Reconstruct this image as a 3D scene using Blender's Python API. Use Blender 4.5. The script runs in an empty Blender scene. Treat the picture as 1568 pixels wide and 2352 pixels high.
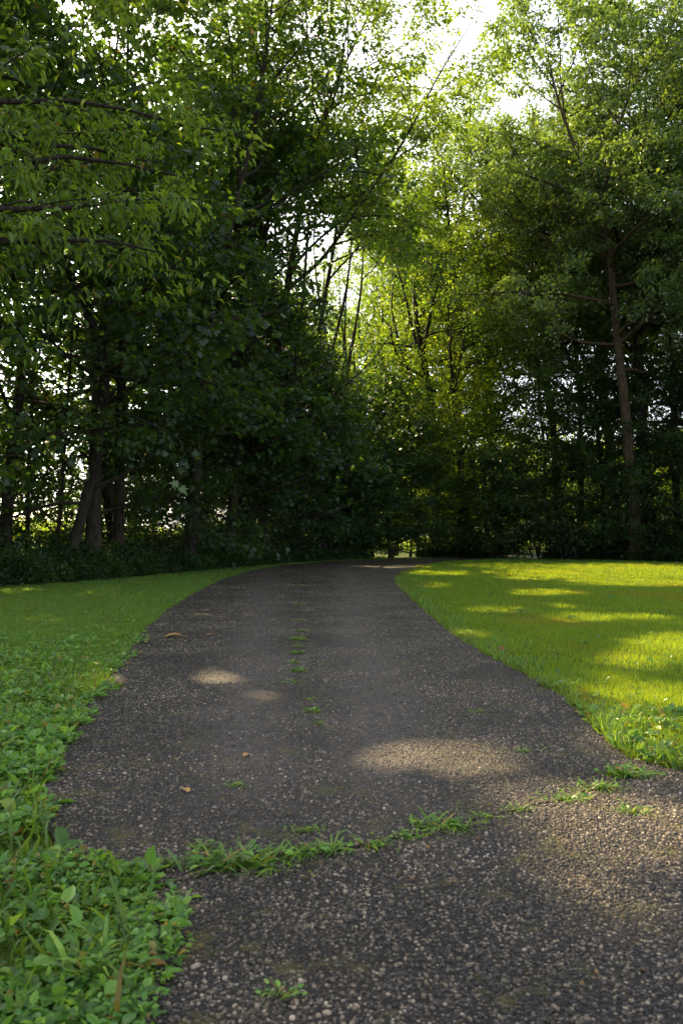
import bpy, math, random
import numpy as np
from mathutils import Vector, Matrix
R = math.radians
scene = bpy.context.scene
COL = scene.collection

# ---------------------------------------------------------------- camera, sky, sun
CAM_H = 1.0
PITCH = math.atan(65 / 1991)
camd = bpy.data.cameras.new('camera'); cam = bpy.data.objects.new('camera', camd); COL.objects.link(cam)
cam.location = (0, 0, CAM_H); cam.rotation_euler = (math.pi / 2 + PITCH, 0, 0)
camd.sensor_fit = 'VERTICAL'; camd.sensor_height = 36; camd.lens = 28
camd.clip_end = 2000; camd.clip_start = 0.05
camd.dof.use_dof = True; camd.dof.focus_distance = 7.0; camd.dof.aperture_fstop = 6.3
scene.camera = cam
SUN_AZ, SUN_EL = R(-30), R(40)
SD = np.array([math.sin(SUN_AZ) * math.cos(SUN_EL), math.cos(SUN_AZ) * math.cos(SUN_EL), math.sin(SUN_EL)])
w = bpy.data.worlds.new('World'); scene.world = w; w.use_nodes = True
nt = w.node_tree; bg = nt.nodes['Background']
sky = nt.nodes.new('ShaderNodeTexSky'); sky.sky_type = 'NISHITA'; sky.sun_disc = False
sky.sun_elevation = SUN_EL; sky.sun_rotation = SUN_AZ
sky.air_density = 1.0; sky.dust_density = 3.0; sky.ozone_density = 1.0
hz = nt.nodes.new('ShaderNodeHueSaturation'); hz.inputs['Saturation'].default_value = 0.5   # hazy summer sky
nt.links.new(sky.outputs[0], hz.inputs['Color']); nt.links.new(hz.outputs[0], bg.inputs[0]); bg.inputs[1].default_value = 0.15
sl = bpy.data.lights.new('sun', 'SUN'); sl.energy = 5.0; sl.angle = R(0.6); sl.color = (1.0, 0.77, 0.43)
so = bpy.data.objects.new('sun', sl); COL.objects.link(so)
so.rotation_euler = Vector((-SD).tolist()).to_track_quat('-Z', 'Y').to_euler()
scene.view_settings.view_transform = 'Standard'; scene.view_settings.look = 'None'
scene.view_settings.exposure = 1.55
scene.cycles.use_denoising = True
scene.cycles.max_bounces = 6; scene.cycles.diffuse_bounces = 3; scene.cycles.glossy_bounces = 2
scene.cycles.transmission_bounces = 4; scene.cycles.sample_clamp_indirect = 6

# ---------------------------------------------------------------- measuring helpers (photo at 1568 x 2352)
FP = 1991 / 1.08865
CP, SP = math.cos(PITCH), math.sin(PITCH)
def ray(x, y):
    u = (x - 784) / FP; v = -(y - 1176) / FP
    return np.array([u, CP - v * SP, SP + v * CP])
def gr(x, y, z=0.0):
    d = ray(x, y); t = (z - CAM_H) / d[2]
    return np.array([d[0] * t, d[1] * t, z])
def at(x, y, D):
    d = ray(x, y); t = D / d[1]
    return np.array([d[0] * t, D, CAM_H + d[2] * t])
def proj(P):
    Y = P[:, 1]; Z = P[:, 2] - CAM_H
    dep = Y * CP + Z * SP; up = -Y * SP + Z * CP
    dep = np.where(dep < 0.05, 0.05, dep)
    return 784 + FP * P[:, 0] / dep, 1176 - FP * up / dep

# ---------------------------------------------------------------- materials
def mat(name):
    m = bpy.data.materials.new(name); m.use_nodes = True
    n = m.node_tree.nodes; n.clear()
    out = n.new('ShaderNodeOutputMaterial')
    return m, n, m.node_tree.links, out
def ramp(n, stops, interp='LINEAR'):
    r = n.new('ShaderNodeValToRGB'); r.color_ramp.interpolation = interp
    e = r.color_ramp.elements
    while len(e) < len(stops): e.new(0.5)
    for el, (p, c) in zip(e, stops): el.position = p; el.color = (*c, 1)
    return r
def leaf_material(name, refl, trans, tfac=0.45, rough=0.42, vary=0.35, patch=None, spec=0.5, old=0.0):
    m, n, l, out = mat(name)
    geo = n.new('ShaderNodeNewGeometry'); oi = n.new('ShaderNodeObjectInfo')
    def col(c, c2):
        r = ramp(n, [(0, tuple(v * (1 - vary) for v in c)), (0.55, c), (1 - old, c2)] + ([(1 - old * .85, (c[1] * 1.05, c[1] * .85, c[2] * .9)), (1, (c[1] * .95, c[1] * .55, c[2]))] if old else []))
        l.new(geo.outputs['Random Per Island'], r.inputs[0]); return r.outputs[0]
    a = col(refl, (refl[0] * 1.7, refl[1] * 1.35, refl[2]))
    b = col(trans, (trans[0] * 1.35, trans[1] * 1.15, trans[2]))
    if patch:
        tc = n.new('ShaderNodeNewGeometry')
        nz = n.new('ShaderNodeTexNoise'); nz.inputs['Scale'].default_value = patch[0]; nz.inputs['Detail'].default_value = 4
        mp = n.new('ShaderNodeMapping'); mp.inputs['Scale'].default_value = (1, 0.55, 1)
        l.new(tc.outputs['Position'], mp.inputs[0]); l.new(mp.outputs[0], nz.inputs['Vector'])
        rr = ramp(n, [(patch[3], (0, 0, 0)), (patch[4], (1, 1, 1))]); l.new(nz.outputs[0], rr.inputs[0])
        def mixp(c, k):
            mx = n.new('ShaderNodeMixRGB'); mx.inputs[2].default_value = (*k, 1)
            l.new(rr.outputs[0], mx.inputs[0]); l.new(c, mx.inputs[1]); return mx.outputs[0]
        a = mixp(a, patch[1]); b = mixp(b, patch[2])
    def hsv(c):
        h = n.new('ShaderNodeHueSaturation')
        mr = n.new('ShaderNodeMapRange'); mr.inputs[3].default_value = 0.75; mr.inputs[4].default_value = 1.25
        l.new(oi.outputs['Random'], mr.inputs[0]); l.new(mr.outputs[0], h.inputs['Value']); l.new(c, h.inputs['Color']); return h.outputs[0]
    p = n.new('ShaderNodeBsdfPrincipled'); p.inputs['Roughness'].default_value = rough
    p.inputs['Specular IOR Level'].default_value = spec
    t = n.new('ShaderNodeBsdfTranslucent'); mx = n.new('ShaderNodeMixShader'); mx.inputs[0].default_value = tfac
    l.new(hsv(a), p.inputs['Base Color']); l.new(hsv(b), t.inputs['Color'])
    l.new(p.outputs[0], mx.inputs[1]); l.new(t.outputs[0], mx.inputs[2]); l.new(mx.outputs[0], out.inputs[0])
    return m
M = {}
M['maple'] = leaf_material('maple_leaf', (0.024, 0.066, 0.026), (0.17, 0.32, 0.020), 0.42, 0.40, 0.5, old=.01)
M['walnut'] = leaf_material('walnut_leaf', (0.080, 0.165, 0.026), (0.30, 0.46, 0.02), 0.5, 0.42, 0.6, old=.015)
M['oak'] = leaf_material('oak_leaf', (0.075, 0.125, 0.070), (0.26, 0.40, 0.04), 0.38, 0.28, 0.55)
M['bright'] = leaf_material('bright_leaf', (0.070, 0.145, 0.020), (0.42, 0.58, 0.02), 0.6, 0.36)
M['light'] = leaf_material('light_green_leaf', (0.055, 0.115, 0.025), (0.30, 0.45, 0.02), 0.5, 0.36, 0.45)
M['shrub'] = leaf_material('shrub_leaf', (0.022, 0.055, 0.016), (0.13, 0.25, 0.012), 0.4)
M['pale'] = leaf_material('pale_leaf', (0.12, 0.18, 0.08), (0.22, 0.30, 0.08), 0.3, 0.6)
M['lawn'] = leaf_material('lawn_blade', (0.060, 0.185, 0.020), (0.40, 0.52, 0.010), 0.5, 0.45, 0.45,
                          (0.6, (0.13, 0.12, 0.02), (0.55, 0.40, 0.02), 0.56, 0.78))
M['verge'] = leaf_material('verge_blade', (0.085, 0.20, 0.030), (0.28, 0.46, 0.03), 0.45, 0.42, 0.5, old=.05)
M['tuft'] = leaf_material('tuft_blade', (0.13, 0.27, 0.035), (0.34, 0.52, 0.03), 0.4, 0.4, 0.5, old=.12)
M['weed'] = leaf_material('weed_leaf', (0.13, 0.30, 0.055), (0.32, 0.56, 0.05), 0.4, 0.36, 0.5, old=.05)
M['dry'] = leaf_material('dry_blade', (0.22, 0.14, 0.045), (0.30, 0.20, 0.05), 0.3, 0.7)
M['fallen'] = leaf_material('fallen_leaf', (0.62, 0.36, 0.12), (0.5, 0.3, 0.05), 0.2, 0.5)
M['fallen_dark'] = leaf_material('fallen_leaf_brown', (0.28, 0.12, 0.04), (0.3, 0.15, 0.05), 0.2, 0.5)

def bark_material(name, c1, c2):
    m, n, l, out = mat(name)
    tc = n.new('ShaderNodeTexCoord'); mp = n.new('ShaderNodeMapping'); mp.inputs['Scale'].default_value = (14, 14, 2.2)
    nz = n.new('ShaderNodeTexNoise'); nz.inputs['Scale'].default_value = 1.5; nz.inputs['Detail'].default_value = 7
    l.new(tc.outputs['Object'], mp.inputs[0]); l.new(mp.outputs[0], nz.inputs['Vector'])
    r = ramp(n, [(0.35, c1), (0.65, c2)]); l.new(nz.outputs[0], r.inputs[0])
    p = n.new('ShaderNodeBsdfPrincipled'); p.inputs['Roughness'].default_value = 0.9; p.inputs['Specular IOR Level'].default_value = 0.2
    b = n.new('ShaderNodeBump'); b.inputs['Strength'].default_value = 0.8; b.inputs['Distance'].default_value = 0.03
    l.new(nz.outputs[0], b.inputs['Height']); l.new(b.outputs[0], p.inputs['Normal'])
    l.new(r.outputs[0], p.inputs['Base Color']); l.new(p.outputs[0], out.inputs[0]); return m
M['bark'] = bark_material('bark_dark', (0.018, 0.014, 0.011), (0.055, 0.043, 0.032))
M['bark_oak'] = bark_material('bark_brown', (0.035, 0.025, 0.017), (0.12, 0.082, 0.05))

def ground_material():
    m, n, l, out = mat('soil_and_turf')
    g = n.new('ShaderNodeNewGeometry')
    nz = n.new('ShaderNodeTexNoise'); nz.inputs['Scale'].default_value = 0.45; nz.inputs['Detail'].default_value = 8
    n2 = n.new('ShaderNodeTexNoise'); n2.inputs['Scale'].default_value = 18; n2.inputs['Detail'].default_value = 6
    l.new(g.outputs['Position'], nz.inputs['Vector']); l.new(g.outputs['Position'], n2.inputs['Vector'])
    r = ramp(n, [(0.35, (0.035, 0.055, 0.012)), (0.6, (0.065, 0.095, 0.016)), (0.8, (0.09, 0.085, 0.025))]); l.new(nz.outputs[0], r.inputs[0])
    r2 = ramp(n, [(0.3, (0.45, 0.42, 0.4)), (0.7, (1.3, 1.3, 1.2))]); l.new(n2.outputs[0], r2.inputs[0])
    mx = n.new('ShaderNodeMixRGB'); mx.blend_type = 'MULTIPLY'; mx.inputs[0].default_value = 1
    l.new(r.outputs[0], mx.inputs[1]); l.new(r2.outputs[0], mx.inputs[2])
    p = n.new('ShaderNodeBsdfPrincipled'); p.inputs['Roughness'].default_value = 0.95; p.inputs['Specular IOR Level'].default_value = 0.1
    b = n.new('ShaderNodeBump'); b.inputs['Strength'].default_value = 0.7; b.inputs['Distance'].default_value = 0.02
    l.new(n2.outputs[0], b.inputs['Height']); l.new(b.outputs[0], p.inputs['Normal'])
    l.new(mx.outputs[0], p.inputs['Base Color']); l.new(p.outputs[0], out.inputs[0]); return m
M['ground'] = ground_material()

def asphalt_material():
    m, n, l, out = mat('worn_asphalt')
    g = n.new('ShaderNodeNewGeometry')
    def noise(s, d=5, rough=0.55):
        x = n.new('ShaderNodeTexNoise'); x.inputs['Scale'].default_value = s; x.inputs['Detail'].default_value = d
        x.inputs['Roughness'].default_value = rough; l.new(g.outputs['Position'], x.inputs['Vector']); return x.outputs[0]
    vo = n.new('ShaderNodeTexVoronoi'); vo.inputs['Scale'].default_value = 95; vo.inputs['Randomness'].default_value = 1
    l.new(g.outputs['Position'], vo.inputs['Vector'])
    sep = n.new('ShaderNodeSeparateColor'); l.new(vo.outputs['Color'], sep.inputs[0])
    stone = ramp(n, [(0.0, (0.014, 0.012, 0.010)), (0.5, (0.045, 0.037, 0.031)), (0.82, (0.11, 0.092, 0.074)), (1.0, (0.40, 0.35, 0.29))])
    l.new(sep.outputs[0], stone.inputs[0])
    mask = ramp(n, [(0.36, (1, 1, 1)), (0.56, (0, 0, 0))]); l.new(vo.outputs['Distance'], mask.inputs[0])
    mx = n.new('ShaderNodeMixRGB'); mx.inputs[1].default_value = (0.009, 0.008, 0.007, 1)
    l.new(mask.outputs[0], mx.inputs[0]); l.new(stone.outputs[0], mx.inputs[2])
    # wear and stains, in metre-sized shapes
    wr = ramp(n, [(0.36, (0.48, 0.44, 0.40)), (0.64, (1.22, 1.14, 1.06))]); l.new(noise(1.1, 6), wr.inputs[0])
    m2 = n.new('ShaderNodeMixRGB'); m2.blend_type = 'MULTIPLY'; m2.inputs[0].default_value = 1
    l.new(mx.outputs[0], m2.inputs[1]); l.new(wr.outputs[0], m2.inputs[2])
    ms = ramp(n, [(0.55, (0, 0, 0)), (0.66, (0.85, 0.85, 0.85))]); l.new(noise(5.0, 8, 0.7), ms.inputs[0])
    m3 = n.new('ShaderNodeMixRGB'); m3.inputs[2].default_value = (0.075, 0.068, 0.014, 1)
    l.new(ms.outputs[0], m3.inputs[0]); l.new(m2.outputs[0], m3.inputs[1])
    sx = n.new('ShaderNodeSeparateXYZ'); l.new(g.outputs['Position'], sx.inputs[0])
    def mth(op, a, b=None):
        q = n.new('ShaderNodeMath'); q.operation = op
        for i_, v in enumerate((a, b)):
            if v is None: continue
            if isinstance(v, (int, float)): q.inputs[i_].default_value = v
            else: l.new(v, q.inputs[i_])
        return q.outputs[0]
    warp = mth('MULTIPLY', mth('SUBTRACT', noise(.9, 5), .5), .9)
    tr1 = mth('SUBTRACT', mth('ADD', sx.outputs[0], warp), .17)
    tr2 = mth('ADD', mth('ADD', sx.outputs[0], warp), mth('ADD', mth('MULTIPLY', sx.outputs[1], .088), .12))
    g1 = mth('EXPONENT', mth('MULTIPLY', mth('MULTIPLY', tr1, tr1), -9)); g2 = mth('EXPONENT', mth('MULTIPLY', mth('MULTIPLY', tr2, tr2), -9))
    fade = n.new('ShaderNodeMapRange'); fade.inputs[1].default_value = 2.4; fade.inputs[2].default_value = 3.6; l.new(sx.outputs[1], fade.inputs[0])
    trk = mth('MULTIPLY', mth('MULTIPLY', mth('MAXIMUM', g1, g2), fade.outputs[0]), mth('MULTIPLY', noise(14, 6, .7), 1.15))
    worn = n.new('ShaderNodeMixRGB'); worn.inputs[2].default_value = (0.105, 0.088, 0.078, 1)
    l.new(trk, worn.inputs[0]); l.new(m3.outputs[0], worn.inputs[1]); m3 = worn
    p = n.new('ShaderNodeBsdfPrincipled'); p.inputs['Specular IOR Level'].default_value = 0.3
    rr = ramp(n, [(0.35, (0.42,) * 3), (0.7, (0.68,) * 3)]); l.new(noise(1.7, 4), rr.inputs[0]); l.new(rr.outputs[0], p.inputs['Roughness'])
    hm = n.new('ShaderNodeMath'); hm.operation = 'SUBTRACT'; hm.inputs[0].default_value = 1; l.new(vo.outputs['Distance'], hm.inputs[1])
    b = n.new('ShaderNodeBump'); b.inputs['Strength'].default_value = 0.9; b.inputs['Distance'].default_value = 0.006
    l.new(hm.outputs[0], b.inputs['Height']); l.new(b.outputs[0], p.inputs['Normal'])
    l.new(m3.outputs[0], p.inputs['Base Color']); l.new(p.outputs[0], out.inputs[0]); return m
M['asphalt'] = asphalt_material()
def stone_material():
    m, n, l, out = mat('aggregate_stone')
    g = n.new('ShaderNodeNewGeometry')
    r = ramp(n, [(0.0, (0.014, 0.012, 0.010)), (0.45, (0.042, 0.034, 0.028)), (0.70, (0.11, 0.088, 0.064)), (0.93, (0.25, 0.20, 0.135)), (1.0, (0.48, 0.41, 0.31))])
    l.new(g.outputs['Random Per Island'], r.inputs[0])
    nz = n.new('ShaderNodeTexNoise'); nz.inputs['Scale'].default_value = 1.1; nz.inputs['Detail'].default_value = 6
    l.new(g.outputs['Position'], nz.inputs['Vector'])
    wr = ramp(n, [(0.36, (0.48, 0.44, 0.40)), (0.64, (1.22, 1.14, 1.06))]); l.new(nz.outputs[0], wr.inputs[0])
    m2 = n.new('ShaderNodeMixRGB'); m2.blend_type = 'MULTIPLY'; m2.inputs[0].default_value = 1
    l.new(r.outputs[0], m2.inputs[1]); l.new(wr.outputs[0], m2.inputs[2])
    p = n.new('ShaderNodeBsdfPrincipled'); p.inputs['Roughness'].default_value = 0.45; p.inputs['Specular IOR Level'].default_value = 0.5
    ms = ramp(n, [(0.55, (0, 0, 0)), (0.66, (0.85, 0.85, 0.85))]); nm = n.new('ShaderNodeTexNoise'); nm.inputs['Scale'].default_value = 5.0; nm.inputs['Detail'].default_value = 8; nm.inputs['Roughness'].default_value = 0.7
    l.new(g.outputs['Position'], nm.inputs['Vector']); l.new(nm.outputs[0], ms.inputs[0])
    m4 = n.new('ShaderNodeMixRGB'); m4.inputs[2].default_value = (0.070, 0.060, 0.012, 1)
    l.new(ms.outputs[0], m4.inputs[0]); l.new(m2.outputs[0], m4.inputs[1])
    l.new(m4.outputs[0], p.inputs['Base Color']); l.new(p.outputs[0], out.inputs[0]); return m
M['stone'] = stone_material()
def plain(name, c, rough=0.8, var=0.15, scale=6):
    m, n, l, out = mat(name)
    tc = n.new('ShaderNodeTexCoord'); nz = n.new('ShaderNodeTexNoise'); nz.inputs['Scale'].default_value = scale; nz.inputs['Detail'].default_value = 5
    l.new(tc.outputs['Object'], nz.inputs['Vector'])
    r = ramp(n, [(0.3, tuple(v * (1 - var) for v in c)), (0.7, tuple(v * (1 + var) for v in c))]); l.new(nz.outputs[0], r.inputs[0])
    p = n.new('ShaderNodeBsdfPrincipled'); p.inputs['Roughness'].default_value = rough
    l.new(r.outputs[0], p.inputs['Base Color']); l.new(p.outputs[0], out.inputs[0]); return m
M['wall'] = plain('render_wall', (0.42, 0.36, 0.28)); M['roof'] = plain('roof_sheet', (0.45, 0.45, 0.47), 0.5)
M['glass'] = plain('window_glass', (0.05, 0.06, 0.07), 0.1); M['frame'] = plain('white_frame', (0.75, 0.75, 0.72), 0.5)
M['joint'] = plain('joint_soil', (0.05, 0.038, 0.02), 0.95, 0.4, 40)

# ---------------------------------------------------------------- mesh helpers
def link(o, parent=None):
    COL.objects.link(o)
    if parent: o.parent = parent
    return o
def tag(o, label=None, cat=None, group=None, kind=None):
    for k, v in (('label', label), ('category', cat), ('group', group), ('kind', kind)):
        if v: o[k] = v
    return o
def mesh_from(name, V, loops, starts, totals, smooth=False):
    me = bpy.data.meshes.new(name)
    me.vertices.add(len(V)); me.vertices.foreach_set('co', np.ascontiguousarray(V, dtype=np.float32).ravel())
    me.loops.add(len(loops)); me.loops.foreach_set('vertex_index', np.ascontiguousarray(loops, dtype=np.int32))
    me.polygons.add(len(starts)); me.polygons.foreach_set('loop_start', np.ascontiguousarray(starts, dtype=np.int32))
    me.polygons.foreach_set('loop_total', np.ascontiguousarray(totals, dtype=np.int32))
    me.polygons.foreach_set('use_smooth', np.full(len(starts), smooth, dtype=bool))
    me.update(calc_edges=True); return me
def obj(name, me, m, parent=None):
    o = bpy.data.objects.new(name, me); me.materials.append(m); return link(o, parent)
def empty(name, loc):
    o = bpy.data.objects.new(name, None); o.location = loc; o.empty_display_size = 0.3; return link(o)

TEMPL = {
 'far': (np.array([[0, 0, 0], [0.5, 0.42, 0.10], [0, 1, -0.06], [-0.5, 0.42, 0.10]]), [[0, 1, 2, 3]]),
 'oval': (np.array([[0, 0, 0], [0.42, 0.3, 0.10], [0.36, 0.68, 0.07], [0, 1, -0.12], [-0.36, 0.68, 0.07], [-0.42, 0.3, 0.10]]), [[0, 1, 2, 3], [0, 3, 4, 5]]),
 'lance': (np.array([[0, 0, 0], [0.5, 0.3, 0.06], [0.34, 0.65, 0.0], [0, 1, -0.22], [-0.34, 0.65, 0.0], [-0.5, 0.3, 0.06]]), [[0, 1, 2, 3], [0, 3, 4, 5]]),
 'maple': (np.array([[0, 0, 0], [0.22, -0.02, 0.02], [0.50, 0.16, 0.02], [0.30, 0.26, 0.04], [0.56, 0.55, 0.0], [0.22, 0.50, 0.03], [0, 1, -0.1],
                     [-0.22, 0.50, 0.03], [-0.56, 0.55, 0.0], [-0.30, 0.26, 0.04], [-0.50, 0.16, 0.02], [-0.22, -0.02, 0.02]]),
           [[0, 1, 2, 3], [0, 3, 4, 5], [0, 5, 6, 7], [0, 7, 8, 9], [0, 9, 10, 11]]),
 'maple_far': (np.array([[0, 0, 0], [0.5, 0.18, 0.03], [0.22, 0.36, 0.05], [0.52, 0.62, 0], [0, 1, -0.1], [-0.52, 0.62, 0], [-0.22, 0.36, 0.05], [-0.5, 0.18, 0.03]]),
           [[0, 1, 2], [0, 2, 6], [0, 6, 7], [2, 3, 4], [2, 4, 6], [4, 5, 6]]),
 'blade1': (np.array([[-0.5, 0, 0], [0.5, 0, 0], [0, 1, 0.25]]), [[0, 1, 2]]),
 'blade': (np.array([[-0.35, 0, 0], [0.35, 0, 0], [0.5, 0.45, 0.06], [-0.5, 0.45, 0.06], [0.32, 0.78, 0.22], [-0.32, 0.78, 0.22], [0, 0.95, 0.48]]),
           [[0, 1, 2, 3], [3, 2, 4, 5], [5, 4, 6]]),
}
def unit(a): return a / np.maximum(np.linalg.norm(a, axis=-1, keepdims=True), 1e-9)
def leaf_mesh(name, Lf, templ, mask=None):
    T, F = TEMPL[templ]
    P, S, A, N, L, W = Lf
    if mask is not None: P, S, A, N, L, W = [a[mask] for a in Lf]
    n = len(P); k = len(T)
    V = P[:, None, :] + (W[:, None] * T[None, :, 0])[..., None] * S[:, None, :] + (L[:, None] * T[None, :, 1])[..., None] * A[:, None, :] \
        + (L[:, None] * T[None, :, 2])[..., None] * N[:, None, :]
    fl = np.concatenate([np.array(f) for f in F]); tot = np.array([len(f) for f in F]); m_ = len(fl)
    loops = (np.arange(n)[:, None] * k + fl[None, :]).ravel()
    totals = np.tile(tot, n)
    st = np.concatenate([[0], np.cumsum(tot)[:-1]])
    starts = (np.arange(n)[:, None] * m_ + st[None, :]).ravel()
    return mesh_from(name, V.reshape(-1, 3), loops, starts, totals)
def frames(rng, A, nbias, jit):
    """leaf frames: A axis, normal pulled towards nbias"""
    n = len(A); A = unit(A)
    N = nbias + rng.normal(0, jit, (n, 3)); N = unit(N - (N * A).sum(1, keepdims=True) * A)
    S = np.cross(A, N); return S, A, N
class Tubes:
    def __init__(s): s.V = []; s.Q = []; s.n = 0; s.small = []; s.mid = []; s.tip = []
    def add(s, pts, r0, r1, k=6, power=1.0, radii=None, small=False):
        pts = np.asarray(pts, float); m_ = len(pts)
        s.small.append(small); s.mid.append(pts[m_ // 2]); s.tip.append(pts[(m_ * 4) // 5])
        T = np.gradient(pts, axis=0); T = unit(T)
        ref = np.array([0.31, 0.17, 0.93]) if abs(T[0, 2]) < 0.8 else np.array([1.0, 0.2, 0])
        S = unit(np.cross(T, ref)); B = np.cross(T, S)
        t = np.linspace(0, 1, m_); rad = radii if radii is not None else r0 + (r1 - r0) * t ** power
        a = np.arange(k) / k * 2 * math.pi
        V = pts[:, None, :] + rad[:, None, None] * (np.cos(a)[None, :, None] * S[:, None, :] + np.sin(a)[None, :, None] * B[:, None, :])
        s.V.append(V.reshape(-1, 3))
        i = np.arange(m_ - 1)[:, None] * k + np.arange(k)[None, :]; j = np.arange(m_ - 1)[:, None] * k + (np.arange(k)[None, :] + 1) % k
        s.Q.append((np.stack([i, j, j + k, i + k], -1).reshape(-1, 4)) + s.n); s.n += m_ * k
    def mesh(s, name, keep=None):
        V = np.concatenate(s.V); Q = np.concatenate([q for i, q in enumerate(s.Q) if keep is None or keep[i]])
        if keep is not None:
            used = np.zeros(len(V), bool); used[Q.ravel()] = True; V = V[used]; Q = (np.cumsum(used) - 1)[Q]
        return mesh_from(name, V, Q.ravel(), np.arange(len(Q)) * 4, np.full(len(Q), 4), True)

# ---------------------------------------------------------------- where sun reaches the ground (gaps in the canopy)
# ellipses in the 1568 x 2352 photo: cx, cy, rx, ry, openness
SHAFTS = [(1400, 1316, 270, 20, .62), (1480, 1338, 190, 13, .6), (1010, 1318, 80, 6, .6), (1160, 1300, 120, 6, .4), (1260, 1362, 90, 8, .7),
          (1540, 1492, 110, 34, .95), (1480, 1520, 110, 22, .85), (1500, 1610, 190, 38, .8), (1540, 1700, 80, 50, .75), (1420, 1700, 70, 50, .7),
          (1040, 1745, 200, 38, .9), (1500, 1930, 240, 90, .99), (1280, 1850, 160, 50, .5), (1150, 1800, 120, 30, .5), (1330, 2000, 110, 50, .4),
          (490, 1562, 60, 18, .85), (610, 1604, 60, 12, .9), (900, 1303, 90, 3, .9), (235, 1560, 40, 20, .6),
          (1500, 1780, 90, 40, .7), (1450, 2120, 120, 60, .4), (1130, 1400, 60, 8, .4), (1350, 1420, 90, 10, .35), (1000, 1345, 50, 7, .4), (1420, 1560, 60, 12, .6), (1290, 1395, 40, 5, .4), (1480, 1420, 60, 8, .5), (1090, 1460, 40, 7, .4), (1180, 1330, 60, 5, .5), (800, 1660, 50, 9, .35), (1240, 1930, 60, 18, .4)]
def shaft_keep(P, rng, k=5):
    G = P - SD[None, :] * (P[:, 2] / SD[2])[:, None]
    x, y = proj(G)
    rem = np.zeros(len(P)); wob_ = .55 * vnoise(G[:, :2], 1.1, 91) + .35 * vnoise(G[:, :2], .4, 92)
    for cx, cy, rx, ry, p in SHAFTS:
        d = ((x - cx) / rx) ** 2 + ((y - cy) / ry) ** 2 + wob_
        rem = np.maximum(rem, p * np.clip((1.25 - d) / 0.45, 0, 1))
    rem[(G[:, 1] < 0.6)] = 0
    return rng.random(len(P)) >= 1 - (1 - rem) ** k

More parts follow.
